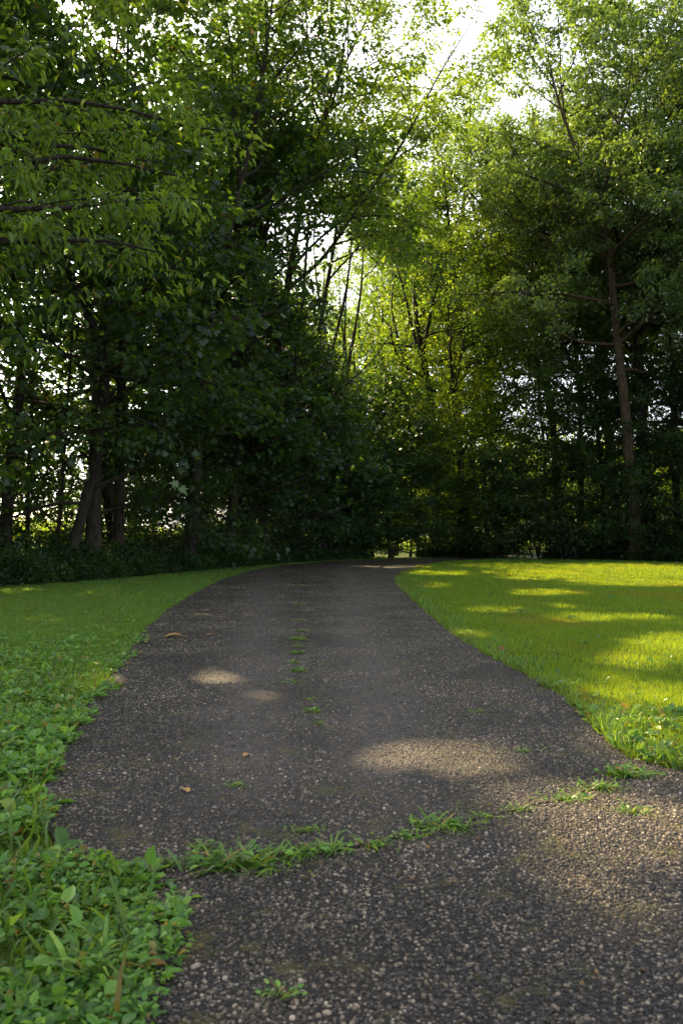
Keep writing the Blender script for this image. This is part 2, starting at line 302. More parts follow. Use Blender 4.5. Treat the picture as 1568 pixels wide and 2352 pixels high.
# ---------------------------------------------------------------- trees
def smooth_path(ctrl, n):
    c = np.asarray(ctrl, float); d = np.concatenate([[0], np.cumsum(np.linalg.norm(np.diff(c, axis=0), axis=1))])
    t = np.linspace(0, d[-1], n); out = np.stack([np.interp(t, d, c[:, i]) for i in range(3)], 1)
    for _ in range(3):
        out[1:-1] = (out[:-2] + 2 * out[1:-1] + out[2:]) / 4
    return out
DENS = 0.62
def grow(seed, H, R_, cb, tr, limbs=26, leaf=(0.13, 0.08), per=26, templ='far', droop=0.25, jit=0.5, spread=0.42, ctrl=None,
         profile=None, stems=1, up=0.35, aim=None, twig_fac=1.0, fork=0, fork_at=.35):
    rng = np.random.default_rng(seed); tb = Tubes(); cl = []; cd = []
    for s in range(stems):
        if ctrl is None or s > 0:
            lean = rng.normal(0, 0.06 if stems == 1 else 0.22, 2)
            zz = np.linspace(0, 1, 8); x = lean[0] * zz * H + np.cumsum(rng.normal(0, .012 * H, 8)) * (zz > 0); y = lean[1] * zz * H + np.cumsum(rng.normal(0, .012 * H, 8)) * (zz > 0)
            c = np.stack([x, y, zz * H * rng.uniform(.88, 1)], 1); c[:, :2] -= c[0, :2]
        else: c = np.asarray(ctrl, float)
        trk = smooth_path(c, 26)
        t = np.linspace(0, 1, 26); r = tr * (1 - 0.93 * t ** 0.9) / math.sqrt(stems); r[0] *= 1.5; r[1] *= 1.12
        tb.add(trk, 0, 0, 12 if tr > 0.1 else 6, radii=r)
        todo = [(trk, r, cb, max(3, limbs // stems), R_)]
        if fork:
            todo[0] = (trk, r, cb, int(limbs * .45), R_)
            for kf in range(fork):
                f0 = fork_at + (.30 * kf / fork); o0 = trk[int(f0 * 25)]; az0 = kf * 6.283 / fork + rng.normal(0, .4); e0 = rng.uniform(.55, .95); d0 = np.array([math.cos(az0) * math.cos(e0), math.sin(az0) * math.cos(e0), math.sin(e0)])
                ll = H * (1 - f0) * rng.uniform(.72, .98); q0 = [o0]
                for _ in range(12): d0 = unit(d0 + rng.normal(0, .14, 3) + [0, 0, .07]); q0.append(q0[-1] + d0 * ll / 12)
                q0 = smooth_path(q0, 26); rq = r[int(f0 * 25)] * .66 * (1 - .93 * np.linspace(0, 1, 26)); tb.add(q0, 0, 0, 8, radii=rq)
                todo.append((q0, rq, .12, int(limbs * .55 / fork * 1.4), R_ * .55))
        for trk, r, cb_, nl, R_l in todo:
            for i in range(nl):
                f = cb_ + (1 - cb_) * ((i + rng.random()) / nl) ** 0.85
                f = min(f, 0.99); k = f * 25; k0 = int(k); o = trk[k0] + (trk[min(25, k0 + 1)] - trk[k0]) * (k - k0)
                q = (f - cb_) / (1 - cb_)
                pf = profile(q) if profile else (0.80 + 0.5 * q if q < .4 else 1.0 - 0.55 * ((q - .4) / .6) ** 1.8)
                ln = R_l * pf * rng.uniform(.75, 1.15)
                az = i * 2.4 + rng.normal(0, .35)
                if aim is not None and rng.random() < aim[1]: az = aim[0] + rng.normal(0, .55)
                el = up * 0.3 + q * 1.0 * up / .35 * .8 + rng.normal(0, .12)
                d = np.array([math.cos(az) * math.cos(el), math.sin(az) * math.cos(el), math.sin(el)])
                npt = max(5, int(ln / 0.7)); pts = [o]
                for _ in range(npt):
                    d = unit(d + rng.normal(0, .13, 3) + np.array([0, 0, .03 - droop * .08])); pts.append(pts[-1] + d * ln / npt)
                pts = np.array(pts); lr = min(r[k0] * .6, .015 + .012 * ln)
                tb.add(pts, lr, .008, 6, small=lr < .09)
                ns = max(4, int(ln * 2.3 * twig_fac))
                for j in range(ns):
                    g = .22 + .78 * (j + rng.random()) / ns; kk = min(int(g * npt), npt - 1)
                    o2 = pts[kk] + (pts[kk + 1] - pts[kk]) * (g * npt - kk); dd = unit(pts[kk + 1] - pts[kk])
                    sgn = 1 if j % 2 else -1; ang = sgn * rng.uniform(.5, 1.15)
                    d2 = np.array([dd[0] * math.cos(ang) - dd[1] * math.sin(ang), dd[0] * math.sin(ang) + dd[1] * math.cos(ang), dd[2] + rng.normal(0, .25)])
                    l2 = (0.30 * ln * (1.15 - g) + .55) * rng.uniform(.7, 1.25); n2 = 4; p2 = [o2]
                    for _ in range(n2):
                        d2 = unit(d2 + rng.normal(0, .16, 3) - np.array([0, 0, droop * .12])); p2.append(p2[-1] + d2 * l2 / n2)
                    p2 = np.array(p2); tb.add(p2, max(.006, lr * .35 * (1.1 - g)), .004, 4 if leaf[0] < .128 else 3, small=True)
                    m_ = max(2, int(l2 / .38))
                    for e in range(m_):
                        h = .3 + .7 * (e + 1) / m_; v = min(int(h * n2), n2 - 1)
                        pc = p2[v] + (p2[v + 1] - p2[v]) * (h * n2 - v)
                        cl.append(pc + rng.normal(0, .09, 3)); cd.append(d2)
                cl.append(pts[-1]); cd.append(d)
            cl.append(trk[-1]); cd.append(np.array([0, 0, 1.]))
    C = np.array(cl); D = np.array(cd); nC = len(C)
    # every cluster is a small spray of its own size and tilt
    cnt = rng.poisson(per * DENS * rng.gamma(1.6, 1 / 1.6, nC)); idx = np.repeat(np.arange(nC), cnt); n = len(idx)
    tilt = unit(np.array([0, 0, 1.]) + rng.normal(0, .28, (nC, 3)))[idx]
    u = rng.normal(0, 1, (n, 3)); u = unit(u - .75 * (u * tilt).sum(1, keepdims=True) * tilt + D[idx] * .5)
    rr = spread * rng.uniform(.15, 1, n)[:, None] * rng.uniform(.7, 1.3, nC)[idx][:, None]
    P = C[idx] + u * rr - np.array([0, 0, 1.]) * (rr ** 2) * droop
    A = u + rng.normal(0, .45, (n, 3)) - np.array([0, 0, droop])
    S, A, N = frames(rng, A, tilt * 1.0, jit)
    L = leaf[0] * rng.uniform(.65, 1.25, n); W = L * leaf[1] / leaf[0] * rng.uniform(.85, 1.15, n)
    return dict(tubes=tb, leaves=(P, S, A, N, L, W), templ=templ, C=C)
NLEAF = [0]
def place(g, loc, rz=0, sc=1.0, name='tree', label=None, cat='tree', group=None, leafm='maple', bark='bark', cache=None, crown='crown', trunk='trunk', prune=True):
    root = empty(name, loc); root.rotation_euler = (0, 0, rz); root.scale = (sc,) * 3
    tag(root, label, cat, group)
    key = (id(g), leafm)
    P = g['leaves'][0] + g['leaves'][2] * (g['leaves'][4] * .5)[:, None]; c, s = math.cos(rz), math.sin(rz)
    WP = np.stack([P[:, 0] * c - P[:, 1] * s, P[:, 0] * s + P[:, 1] * c, P[:, 2]], 1) * sc + np.array(loc)
    rng = np.random.default_rng(int(abs(loc[0] * 1000 + loc[1] * 77)) + 5)
    keep = shaft_keep(WP, rng) if prune else np.ones(len(P), bool)
    if cat != 'shrub':   # nothing pokes into the air right in front of the lens or lies under the ground
        keep &= ~((np.hypot(WP[:, 0], WP[:, 1]) < 3.2) & (WP[:, 2] < 4.5))
    keep &= WP[:, 2] > 0.03
    if keep.mean() > .9999:
        if '_leaf' + leafm not in g:
            me = leaf_mesh('leaves', g['leaves'], g['templ']); me.materials.append(M[leafm]); g['_leaf' + leafm] = me
        me = g['_leaf' + leafm]
    else:
        me = leaf_mesh('leaves', g['leaves'], g['templ'], keep); me.materials.append(M[leafm])
    NLEAF[0] += int(keep.sum())
    tbs = g['tubes']; Mi = np.array(tbs.mid); WM = np.stack([Mi[:, 0] * c - Mi[:, 1] * s, Mi[:, 0] * s + Mi[:, 1] * c, Mi[:, 2]], 1) * sc + np.array(loc)
    Ti = np.array(tbs.tip); WT = np.stack([Ti[:, 0] * c - Ti[:, 1] * s, Ti[:, 0] * s + Ti[:, 1] * c, Ti[:, 2]], 1) * sc + np.array(loc)
    kt = (shaft_keep(WM, rng) & shaft_keep(WT, rng)) | ~np.array(tbs.small)
    if kt.all():
        if '_bark' not in g: g['_bark'] = tbs.mesh('bark'); g['_bark'].materials.append(M[bark])
        bm_ = g['_bark']
    else: bm_ = tbs.mesh('bark', kt); bm_.materials.append(M[bark])
    link(bpy.data.objects.new(trunk, bm_), root)
    link(bpy.data.objects.new(crown, me), root)
    return root

# ---------------------------------------------------------------- ground, path and lawn outlines
PATH_PX = [(366, 2036), (330, 2018), (250, 2010), (160, 1990), (105, 1930), (88, 1850), (100, 1770), (135, 1700), (190, 1635), (240, 1580), (285, 1510), (325, 1455),
           (385, 1402), (450, 1362), (510, 1332), (570, 1313), (640, 1300), (735, 1291), (850, 1286), (960, 1283), (1100, 1281), (1300, 1279.5), (1500, 1279)]
PATH_PX2 = [(1500, 1281), (1300, 1282.5), (1100, 1286), (1020, 1290), (960, 1300), (920, 1316), (906, 1332), (915, 1350), (945, 1378), (1000, 1428), (1055, 1470), (1120, 1510), (1195, 1547),
            (1290, 1605), (1340, 1650), (1385, 1700), (1440, 1745), (1500, 1765), (1568, 1778), (1700, 1796)]
def resample(pts, seg, rng, amp):
    out = []
    pts = np.array(pts)[:, :2]
    for a, b in zip(pts[:-1], pts[1:]):
        n = max(1, int(np.linalg.norm(b - a) / seg)); d = unit((b - a)[None])[0]; nrm = np.array([-d[1], d[0]])
        for i in range(n): out.append(a + (b - a) * i / n + nrm * rng.normal(0, amp))
    out.append(pts[-1]); return out
rg = np.random.default_rng(3)
left_e = [gr(*p) for p in PATH_PX]; right_e = [gr(*p) for p in PATH_PX2]
left_c = resample(left_e, .08, rg, .012); right_c = resample(right_e, .08, rg, .012)
notch = resample([gr(*p) for p in [(300, 2460), (300, 2352), (312, 2250), (330, 2150), (350, 2085), (366, 2036)]], .05, rg, .01)
POLY = np.array([(-0.9, -8), (-0.55, 0.3)] + [tuple(p) for p in notch] + [tuple(p) for p in left_c] + [tuple(p) for p in right_c] + [(4.5, 3.3), (9, 3.5), (9, -8)])
def inside(P, poly=POLY):
    x, y = P[:, 0], P[:, 1]; r = np.zeros(len(P), bool)
    a = poly; b = np.roll(poly, -1, 0)
    for (x1, y1), (x2, y2) in zip(a, b):
        if y1 == y2: continue
        c = ((y1 > y) != (y2 > y)) & (x < (x2 - x1) * (y - y1) / (y2 - y1) + x1); r ^= c
    return r
def height(x, y):   # very gentle swells of the lawn, nothing on the path
    return np.zeros_like(x)
import bmesh
def flat_poly(name, pts, z, m, thick=0.0):
    bm = bmesh.new(); vs = [bm.verts.new((p[0], p[1], z)) for p in pts]; f = bm.faces.new(vs)
    if f.normal.z < 0: f.normal_flip()
    bm.normal_update()
    if bm.faces[:][0].normal.z < 0: bmesh.ops.reverse_faces(bm, faces=bm.faces[:])
    bmesh.ops.triangulate(bm, faces=bm.faces[:])
    if thick:
        r = bmesh.ops.extrude_face_region(bm, geom=bm.faces[:])
        for v in r['geom']:
            if isinstance(v, bmesh.types.BMVert): v.co.z -= thick
        bmesh.ops.recalc_face_normals(bm, faces=bm.faces[:])
    me = bpy.data.meshes.new(name); bm.to_mesh(me); bm.free(); return obj(name, me, m)
g = flat_poly('ground', [(-900, -300), (900, -300), (900, 1500), (-900, 1500)], 0, M['ground']); g['kind'] = 'structure'
g = flat_poly('path', POLY, 0.014, M['asphalt'], 0.03); g['kind'] = 'structure'

def vnoise(P, s, seed):
    rr = np.random.default_rng(seed); a = rr.normal(0, 1, (8, 2)); a = unit(a) * (2 * math.pi / s) * rr.uniform(.6, 1.8, (8, 1)); ph = rr.uniform(0, 6.28, 8)
    return np.sin(P @ a.T + ph).mean(1) * 1.6
# aggregate that stands proud of the worn binder, near enough to see stone by stone
def aggregate():
    rng = np.random.default_rng(11); out = []
    for y0, y1, dens in ((1.2, 2.6, 8500), (2.6, 4.2, 7000), (4.2, 5.6, 5200), (5.6, 7.2, 3600), (7.2, 9.5, 2400), (9.5, 12.5, 1400), (12.5, 17, 800), (17, 26, 350), (26, 38, 150)):
        xw = .5 * y1 * 0.93
        n = int(dens * (y1 - y0) * 2 * xw); X = rng.uniform(-xw, xw, n); Y = rng.uniform(y0, y1, n)
        P = np.stack([X, Y], 1); k = inside(P) & (np.abs(X) < .46 * Y + .1); out.append(P[k])
    P = np.concatenate(out)
    wp = .25 * vnoise(P, 1.4, 15); a1 = P[:, 0] + wp - .17; a2 = P[:, 0] + wp + .12 + .088 * P[:, 1]
    tr = np.maximum(np.exp(-9 * a1 ** 2), np.exp(-9 * a2 ** 2)) * np.clip((P[:, 1] - 2.4) / 1.2, 0, 1)
    P = P[rng.random(len(P)) > .62 * tr]; P = P[rng.random(len(P)) > .25 - .35 * vnoise(P, .35, 16)]; n = len(P)
    r = 0.0037 * np.exp(np.clip(rng.normal(0, .30, n), -1, .75)) + .0010 + .00022 * np.clip(P[:, 1] - 5, 0, 12); asp = rng.uniform(.6, 1, n); th = rng.uniform(0, 6.283, n); hh = r * rng.uniform(.3, .8, n)
    a = np.arange(6) / 6 * 2 * math.pi
    jit = rng.uniform(.78, 1.2, (n, 6))
    def ring(f, z):
        x = np.cos(a)[None] * jit * (r * f)[:, None]; y = np.sin(a)[None] * jit * (r * asp * f)[:, None]
        c, s = np.cos(th)[:, None], np.sin(th)[:, None]
        return np.stack([x * c - y * s + P[:, :1], x * s + y * c + P[:, 1:], np.broadcast_to(z[:, None], x.shape)], -1)
    top = ring(np.full(n, .55), .0148 + hh); top[..., 2] += rng.normal(0, .12, (n, 6)) * hh[:, None]
    V = np.concatenate([ring(np.ones(n), np.full(n, .0125)), ring(np.full(n, .92), .0145 + hh * .55), top], 1)
    F = []
    for L0 in (0, 6):
        for i in range(6): F.append([L0 + i, L0 + (i + 1) % 6, L0 + 6 + (i + 1) % 6, L0 + 6 + i])
    F.append([12, 13, 14, 15, 16, 17])
    fl = np.concatenate([np.array(f) for f in F]); tot = np.array([len(f) for f in F]); m_ = len(fl)
    loops = (np.arange(n)[:, None] * 18 + fl[None]).ravel(); st = np.concatenate([[0], np.cumsum(tot)[:-1]])
    me = mesh_from('aggregate', V.reshape(-1, 3), loops, (np.arange(n)[:, None] * m_ + st[None]).ravel(), np.tile(tot, n), True)
    o = obj('gravel', me, M['stone']); tag(o, 'small grey and tan stones showing in the worn asphalt path', 'gravel', kind='stuff')
    print('stones', n)
aggregate()

# ---------------------------------------------------------------- grass and weeds
LEFT_BASE = [gr(*p) for p in [(-400, 1395), (-200, 1370), (0, 1350), (120, 1342), (250, 1332), (400, 1318), (520, 1307), (640, 1296.5), (735, 1289), (850, 1284)]]
RIGHT_BASE = [gr(*p) for p in [(960, 1281.5), (1100, 1281), (1250, 1284), (1400, 1287), (1568, 1292), (1900, 1302), (2600, 1325)]]
def interp_line(line, x_by_y): 
    a = np.array(line); return np.interp(x_by_y, a[:, 1], a[:, 0])
def scatter(rng, x0, x1, y0, y1, dens):
    n = int(dens * (x1 - x0) * (y1 - y0)); return np.stack([rng.uniform(x0, x1, n), rng.uniform(y0, y1, n)], 1)
def lawn_region_right(P):
    k = ~inside(P) & (P[:, 0] > -1)
    rb = np.array(RIGHT_BASE); o = np.argsort(rb[:, 0]); edge = np.interp(P[:, 0], rb[o, 0], rb[o, 1])
    k &= P[:, 1] < edge + .6; k &= (P[:, 0] > .0)
    return k & (P[:, 0] < .47 * P[:, 1] + .6)
lb = np.array(LEFT_BASE)
def lawn_region_left(P):
    k = ~inside(P) & (P[:, 0] < np.interp(P[:, 1], [0, 3, 8, 14, 20, 26, 34], [0.1, -.5, -1, -1, -1, -1, .5]))
    edge = np.interp(P[:, 0], lb[:, 0], lb[:, 1])
    k &= (P[:, 1] < edge + .5)
    return k & (P[:, 0] > -.47 * P[:, 1] - .6)
def edge_dist(P, line):
    a = np.array(line)[:, :2]; d = np.full(len(P), 1e9)
    for p, q in zip(a[:-1], a[1:]):
        v = q - p; t = np.clip(((P - p) @ v) / max(v @ v, 1e-9), 0, 1); d = np.minimum(d, np.linalg.norm(P - (p + t[:, None] * v), axis=1))
    return d
def blades(name, region, bands, m, label, seed, x0, x1, hfun=None, cat='grass'):
    rng = np.random.default_rng(seed); parts = {}
    arr = []
    for (y0, y1, dens, ht, wd, tp) in bands:
        xa, xb = max(x0, -.47 * y1 - .7), min(x1, .47 * y1 + .7)
        P = scatter(rng, xa, xb, y0, y1, dens); P = P[region(P)]; n = len(P)
        if n == 0: continue
        hn = 1 + .35 * vnoise(P, 1.3, seed + 1) + .2 * vnoise(P, .35, seed + 2)
        if hfun is not None: hn = hn * hfun(P)
        A = rng.normal(0, .36, (n, 3)); A[:, 2] = 1
        nb = rng.normal(0, 1, (n, 3)); nb[:, 2] = 0
        S, A, N = frames(rng, A, unit(nb), .1)
        L = ht * np.clip(hn, .35, 2.5) * rng.uniform(.5, 1.25, n); W = wd * rng.uniform(.7, 1.3, n)
        arr.append((tp, (np.concatenate([P, np.full((n, 1), .0)], 1), S, A, N, L, W)))
    # one mesh: every band rendered with the same template
    tp = 'blade1' if all(a[0] == 'blade1' for a in arr) else 'blade'
    Lf = tuple(np.concatenate([a[1][i] for a in arr]) for i in range(6))
    me = leaf_mesh(name, Lf, tp); o = obj(name, me, m); tag(o, label, cat, kind='stuff'); print(name, len(Lf[0])); return o
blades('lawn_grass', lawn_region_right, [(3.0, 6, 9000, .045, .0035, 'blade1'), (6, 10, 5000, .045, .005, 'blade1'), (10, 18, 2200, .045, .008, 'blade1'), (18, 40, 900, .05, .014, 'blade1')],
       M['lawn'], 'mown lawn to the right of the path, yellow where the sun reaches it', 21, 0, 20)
blades('verge_grass', lawn_region_left, [(1.4, 5, 4500, .035, .0035, 'blade1'), (5, 10, 5000, .05, .005, 'blade1'), (10, 18, 2400, .05, .008, 'blade1'), (18, 36, 1000, .05, .013, 'blade1')],
       M['verge'], 'short green grass verge between the path and the left trees', 22, -12, 1)
def side_dist(P): return edge_dist(P, left_e + [])
blades('edge_grass', lambda P: lawn_region_right(P) & (edge_dist(P, right_e) < .05 + .28 * np.clip(vnoise(P, .9, 9) + .5, 0, 1.3)),
       [(2.8, 5, 3500, .085, .007, 'blade'), (5, 9, 2200, .075, .008, 'blade'), (9, 20, 800, .08, .012, 'blade')],
       M['verge'], 'longer grass leaning over the right edge of the path', 23, 0, 20)
blades('verge_edge_grass', lambda P: lawn_region_left(P) & (edge_dist(P, left_e + []) < .7),
       [(1.4, 3, 450, .12, .011, 'blade'), (3, 6, 350, .09, .010, 'blade')],
       M['verge'], 'tall broad grass blades among the weeds at the left edge', 24, -4, 1)
blades('dry_grass', lambda P: ~inside(P) & (P[:, 0] > 0) & (edge_dist(P, right_e) < .04 + .22 * np.clip(.5 + vnoise(P, .7, 19), 0, 1.2)),
       [(2.8, 6, 3500, .045, .004, 'blade1'), (6, 14, 2000, .05, .006, 'blade1'), (14, 30, 700, .06, .01, 'blade1')], M['dry'], 'dry tan grass stubble along the right path edge', 25, 0, 12)

def cover(name, region, bands, m, label, seed, x0, x1, templ='oval'):
    rng = np.random.default_rng(seed); arr = []
    for (y0, y1, dens, L0, zmax) in bands:
        xa, xb = max(x0, -.47 * y1 - .7), min(x1, .47 * y1 + .7)
        C = scatter(rng, xa, xb, y0, y1, dens); C = C[region(C, rng)]
        cnt = rng.integers(3, 8, len(C)); idx = np.repeat(np.arange(len(C)), cnt); n = len(idx)
        u = rng.normal(0, 1, (n, 3)); u[:, 2] = rng.uniform(-.05, .6, n); u = unit(u)
        top = np.clip(.5 + .5 * vnoise(C, .5, seed), .1, 1.2)[idx]
        P = np.concatenate([C[idx], (zmax * top * rng.uniform(.2, 1, n))[:, None]], 1) + u * L0 * .35; P[:, 2] = np.maximum(P[:, 2], .012)
        S, A, N = frames(rng, u, np.array([0, -.15, 1.]), .33)
        sz = np.clip(np.exp(rng.normal(-.5, .42, len(C))), .3, 1.6)[idx]; asp = rng.uniform(.38, .98, len(C))[idx]; L = L0 * sz * rng.uniform(.7, 1.2, n); arr.append((P, S, A, N, L, L * asp * rng.uniform(.85, 1.1, n)))
    Lf = tuple(np.concatenate([a[i] for a in arr]) for i in range(6))
    me = leaf_mesh(name, Lf, templ); o = obj(name, me, m); tag(o, label, 'ground cover', kind='stuff'); print(name, len(Lf[0])); return o
def cov_left(P, rng):
    d = edge_dist(P, [gr(330, 2352), gr(345, 2250), gr(385, 2080)] + left_e)
    dens = np.clip(1.3 - d * .55, .12, 1) * np.clip(.9 + 1.1 * vnoise(P, .8, 71), .04, 1)
    dens *= np.interp(P[:, 1], [0, 8, 14, 20], [1, .9, .35, .2])
    creep = inside(P) & (d < (.03 + .01 * np.clip(P[:, 1], 0, 8)) * np.clip(.6 + vnoise(P, .45, 75), 0, 1.6)) & (P[:, 0] < 0) & (P[:, 1] < 12)
    return (lawn_region_left(P) | creep) & (rng.random(len(P)) < dens)
cover('weeds', cov_left, [(1.4, 2.6, 2600, .035, .08), (2.6, 4.5, 1700, .045, .075), (4.5, 8, 450, .05, .07), (8, 20, 60, .05, .05)],
      M['weed'], 'low broad-leaved weeds spreading over the left verge beside the path', 31, -9, 1)
def cov_right(P, rng):
    d = edge_dist(P, right_e); k = lawn_region_right(P)
    dens = np.clip(1 - d * 1.6, 0, 1) * np.clip(vnoise(P, .8, 72) + .45, 0, 1) + .04 + .5 * ((P[:, 1] < 4.6) & (d < .7))
    return k & (rng.random(len(P)) < dens)
cover('lawn_weeds', cov_right, [(3.0, 5, 600, .05, .06), (5, 9, 200, .045, .05), (9, 20, 45, .06, .05)],
      M['weed'], 'patches of clover and plantain in the right lawn near the path', 32, 0, 12)

# joint across the drive mouth and the crack up its middle, filled with soil
def strip(name, px, wd, seed):
    rng = np.random.default_rng(seed); c = np.array(resample([gr(*p) for p in px], .05, rng, .008)); T = unit(np.gradient(c, axis=0)); Nn = np.stack([-T[:, 1], T[:, 0]], 1)
    ww = wd * np.clip(rng.uniform(.3, 1.4, len(c)), .2, 2)[:, None]
    a = c + Nn * ww; b = c - Nn * ww; V = np.concatenate([np.concatenate([a, b]), np.full((2 * len(c), 1), .018)], 1); n = len(c)
    i = np.arange(n - 1); Q = np.stack([i + 1, i, i + n, i + n + 1], 1)
    o = obj(name, mesh_from(name, V, Q.ravel(), np.arange(n - 1) * 4, np.full(n - 1, 4)), M['joint']); o['kind'] = 'structure'; return o
JOINT = [(395, 2035), (470, 2010), (600, 1975), (750, 1960), (900, 1937), (1010, 1908), (1130, 1878), (1290, 1840), (1400, 1800), (1465, 1765)]
CRACK = [(700, 1300), (690, 1380), (683, 1430), (684, 1500), (680, 1570), (705, 1620), (735, 1680)]
strip('path_joint', JOINT, .014, 5); strip('path_crack', CRACK, .010, 6)

def tuft(px, py, size, nb, label, broad=0, m='weed', seed=0, spreadx=1.0):
    rng = np.random.default_rng(seed * 13 + 7); c = gr(px, py, .014); size *= 1.0; nb = int(nb * 1.5)
    root = empty('weed_tuft', c); tag(root, label, 'weed', 'weeds growing in the cracks of the path' if px > 300 else None)
    az = rng.uniform(0, 6.283, nb); el = rng.uniform(.08, .95, nb)
    A = np.stack([np.cos(az) * np.cos(el), np.sin(az) * np.cos(el), np.sin(el)], 1)
    P = np.stack([rng.normal(0, size * .38 * spreadx, nb), rng.normal(0, size * .16, nb), np.zeros(nb)], 1)
    S, A, N = frames(rng, A, np.array([0, 0, -1.]), .25); L = size * rng.uniform(.35, 1, nb)
    obj('foliage', leaf_mesh('blades', (P, S, A, N, L, size * .075 * rng.uniform(.6, 1.3, nb)), 'blade'), M['tuft'], root)
    if broad:
        az = rng.uniform(0, 6.283, broad); A = np.stack([np.cos(az), np.sin(az), rng.uniform(-.05, .5, broad)], 1)
        P = np.stack([rng.normal(0, size * .45 * spreadx, broad), rng.normal(0, size * .2, broad), rng.uniform(.004, size * .3, broad)], 1)
        S, A, N = frames(rng, A, np.array([0, 0, 1.]), .3); L = size * .32 * rng.uniform(.5, 1.1, broad)
        obj('foliage', leaf_mesh('leaves', (P, S, A, N, L, L * .6), 'oval'), M['weed'], root)
    return root
TUFTS = [
 (535, 1990, .13, 110, 'largest bright green grass tuft on the joint, beside the left weeds', 30, 1.6),
 (470, 1950, .06, 30, 'small upright weed just above the left end of the joint', 14, .8),
 (660, 1965, .09, 60, 'mid-sized grass tuft on the joint right of the largest tuft', 20, 1.5),
 (745, 1955, .08, 55, 'flat spreading grass tuft at the middle of the joint', 16, 1.5),
 (860, 1945, .07, 30, 'dark broad-leaved weed in the middle of the joint', 26, 1.5),
 (940, 1925, .06, 30, 'low leafy tuft just left of the spiky tuft on the joint', 14, 1.5),
 (1010, 1903, .11, 70, 'spiky grass tuft at the end of the green line across the joint', 8, 1.2),
 (1110, 1878, .05, 24, 'tiny sprig on the joint right of the spiky tuft', 6, 1.2),
 (1185, 1862, .06, 30, 'low yellow-green sprig on the joint between the sprig and the right verge weeds', 8, 1.6),
 (1300, 1836, .07, 40, 'flat leafy weed on the joint a little left of the lawn corner', 22, 1.8),
 (1370, 1810, .08, 60, 'feathery dark green tuft on the joint near the lawn corner', 20, 1.6),
 (1435, 1780, .11, 90, 'large bright tuft where the joint meets the lawn corner', 30, 1.3),
 (1455, 1865, .07, 30, 'lone green sprig in the stones below the lawn corner', 10, 1.2),
 (700, 1910, .06, 26, 'thin sprig above the joint, nearest the middle of the path', 8, 1.6),
 (683, 1425, .07, 30, 'farthest small tuft in the crack up the middle of the path', 8, 1.0),
 (686, 1470, .10, 60, 'yellow-green tuft in the middle crack above the pale leafy one', 14, 1.0),
 (683, 1502, .09, 20, 'pale leafy weed in the middle crack of the path', 40, .9),
 (682, 1542, .09, 34, 'dark green tuft in the middle crack below the pale leafy weed', 26, .8),
 (668, 1568, .07, 26, 'orange-tinted tuft at the lower end of the middle crack', 8, 1.2),
 (720, 1635, .07, 30, 'thin green tuft past the lower end of the middle crack', 12, .7),
 (690, 1345, .08, 30, 'small tuft in the middle crack just below the bend', 4, 1.0),
 (684, 1387, .08, 36, 'thin green tuft in the middle crack, second from the bend', 6, 1.0),
 (690, 1450, .07, 34, 'short tuft in the middle crack just above the yellow-green one', 8, .9),
 (684, 1486, .06, 30, 'bright sprig between the yellow-green tuft and the pale leafy weed', 10, .9),
 (677, 1523, .07, 30, 'small tuft touching the lower side of the pale leafy weed', 12, .9),
 (712, 1608, .05, 22, 'faint upper sprig of the pair past the lower end of the middle crack', 6, .8),
 (732, 1662, .05, 24, 'lowest sprig of the middle crack, alone among the stones', 8, .8),
 (1095, 1635, .05, 24, 'small weed in the right half of the path', 10, 1.3),
 (545, 1805, .05, 26, 'tiny weed in the left half of the path above the joint', 10, 1.1),
 (360, 1985, .06, 24, 'small tuft between the left weeds and the joint', 10, 1.4),
 (1195, 1725, .05, 22, 'faint sprig on the path close to the right verge', 6, 1.2),
 (215, 2240, .16, 40, 'tallest bright grass plant standing among the bottom left weeds', 10, .5),
 (95, 2120, .12, 26, 'dark green blade clump among the broad weeds at the left edge', 10, .6),
 (650, 2290, .06, 14, 'blurred little weed close to the bottom of the path', 14, 1.0)]
for i, (x, y, s, nb, lab, br, sx) in enumerate(TUFTS): tuft(x, y, s, nb, lab, br, seed=i + 1, spreadx=sx)

def fallen(px, py, size, label, m='fallen', rz=0.3, seed=1):
    T, F = TEMPL['oval']; rng = np.random.default_rng(seed)
    n = 9; t = np.linspace(0, 1, n); wv = np.sin(t * math.pi) ** .8 * .30; V = []
    for k in range(n):
        for s in (-1, -.5, 0, .5, 1): V.append((t[k] - .5, s * wv[k], .10 * s * s * (.6 + t[k]) * wv[k] * 3 + .06 * math.sin(t[k] * 3)))
    V += [(.5, 0, .01), (.82, .02, .05), (.82, .0, .06), (.5, .02, .02)]
    V = np.array(V) * size; F = []
    for k in range(n - 1):
        for s in range(4): F.append([k * 5 + s, k * 5 + s + 1, k * 5 + s + 6, k * 5 + s + 5])
    F.append([45, 46, 47, 48])
    me = bpy.data.meshes.new('fallen_leaf'); me.from_pydata([tuple(v) for v in V], [], F); me.update()
    o = obj('fallen_leaf', me, M[m]); o.location = gr(px, py, .022); o.rotation_euler = (0, 0, rz); tag(o, label, 'leaf', 'fallen leaves on the path'); return o
fallen(398, 1462, .19, 'large tan fallen leaf lying on the left half of the path', rz=.25)
fallen(482, 1458, .09, 'small brown curled leaf right of the large tan leaf', 'fallen_dark', .6)
fallen(566, 1734, .05, 'tiny ochre leaf below the sun patches on the left half', 'fallen', 1.2)
fallen(428, 1815, .05, 'orange leaf scrap on the left half above the moss', 'fallen', 2.2)
fallen(1257, 2368, .03, 'reddish leaf scrap near the bottom of the path', 'fallen_dark', .9)
fallen(660, 1312, .16, 'pale fleck of a leaf far up the left side of the path', 'fallen', .1)

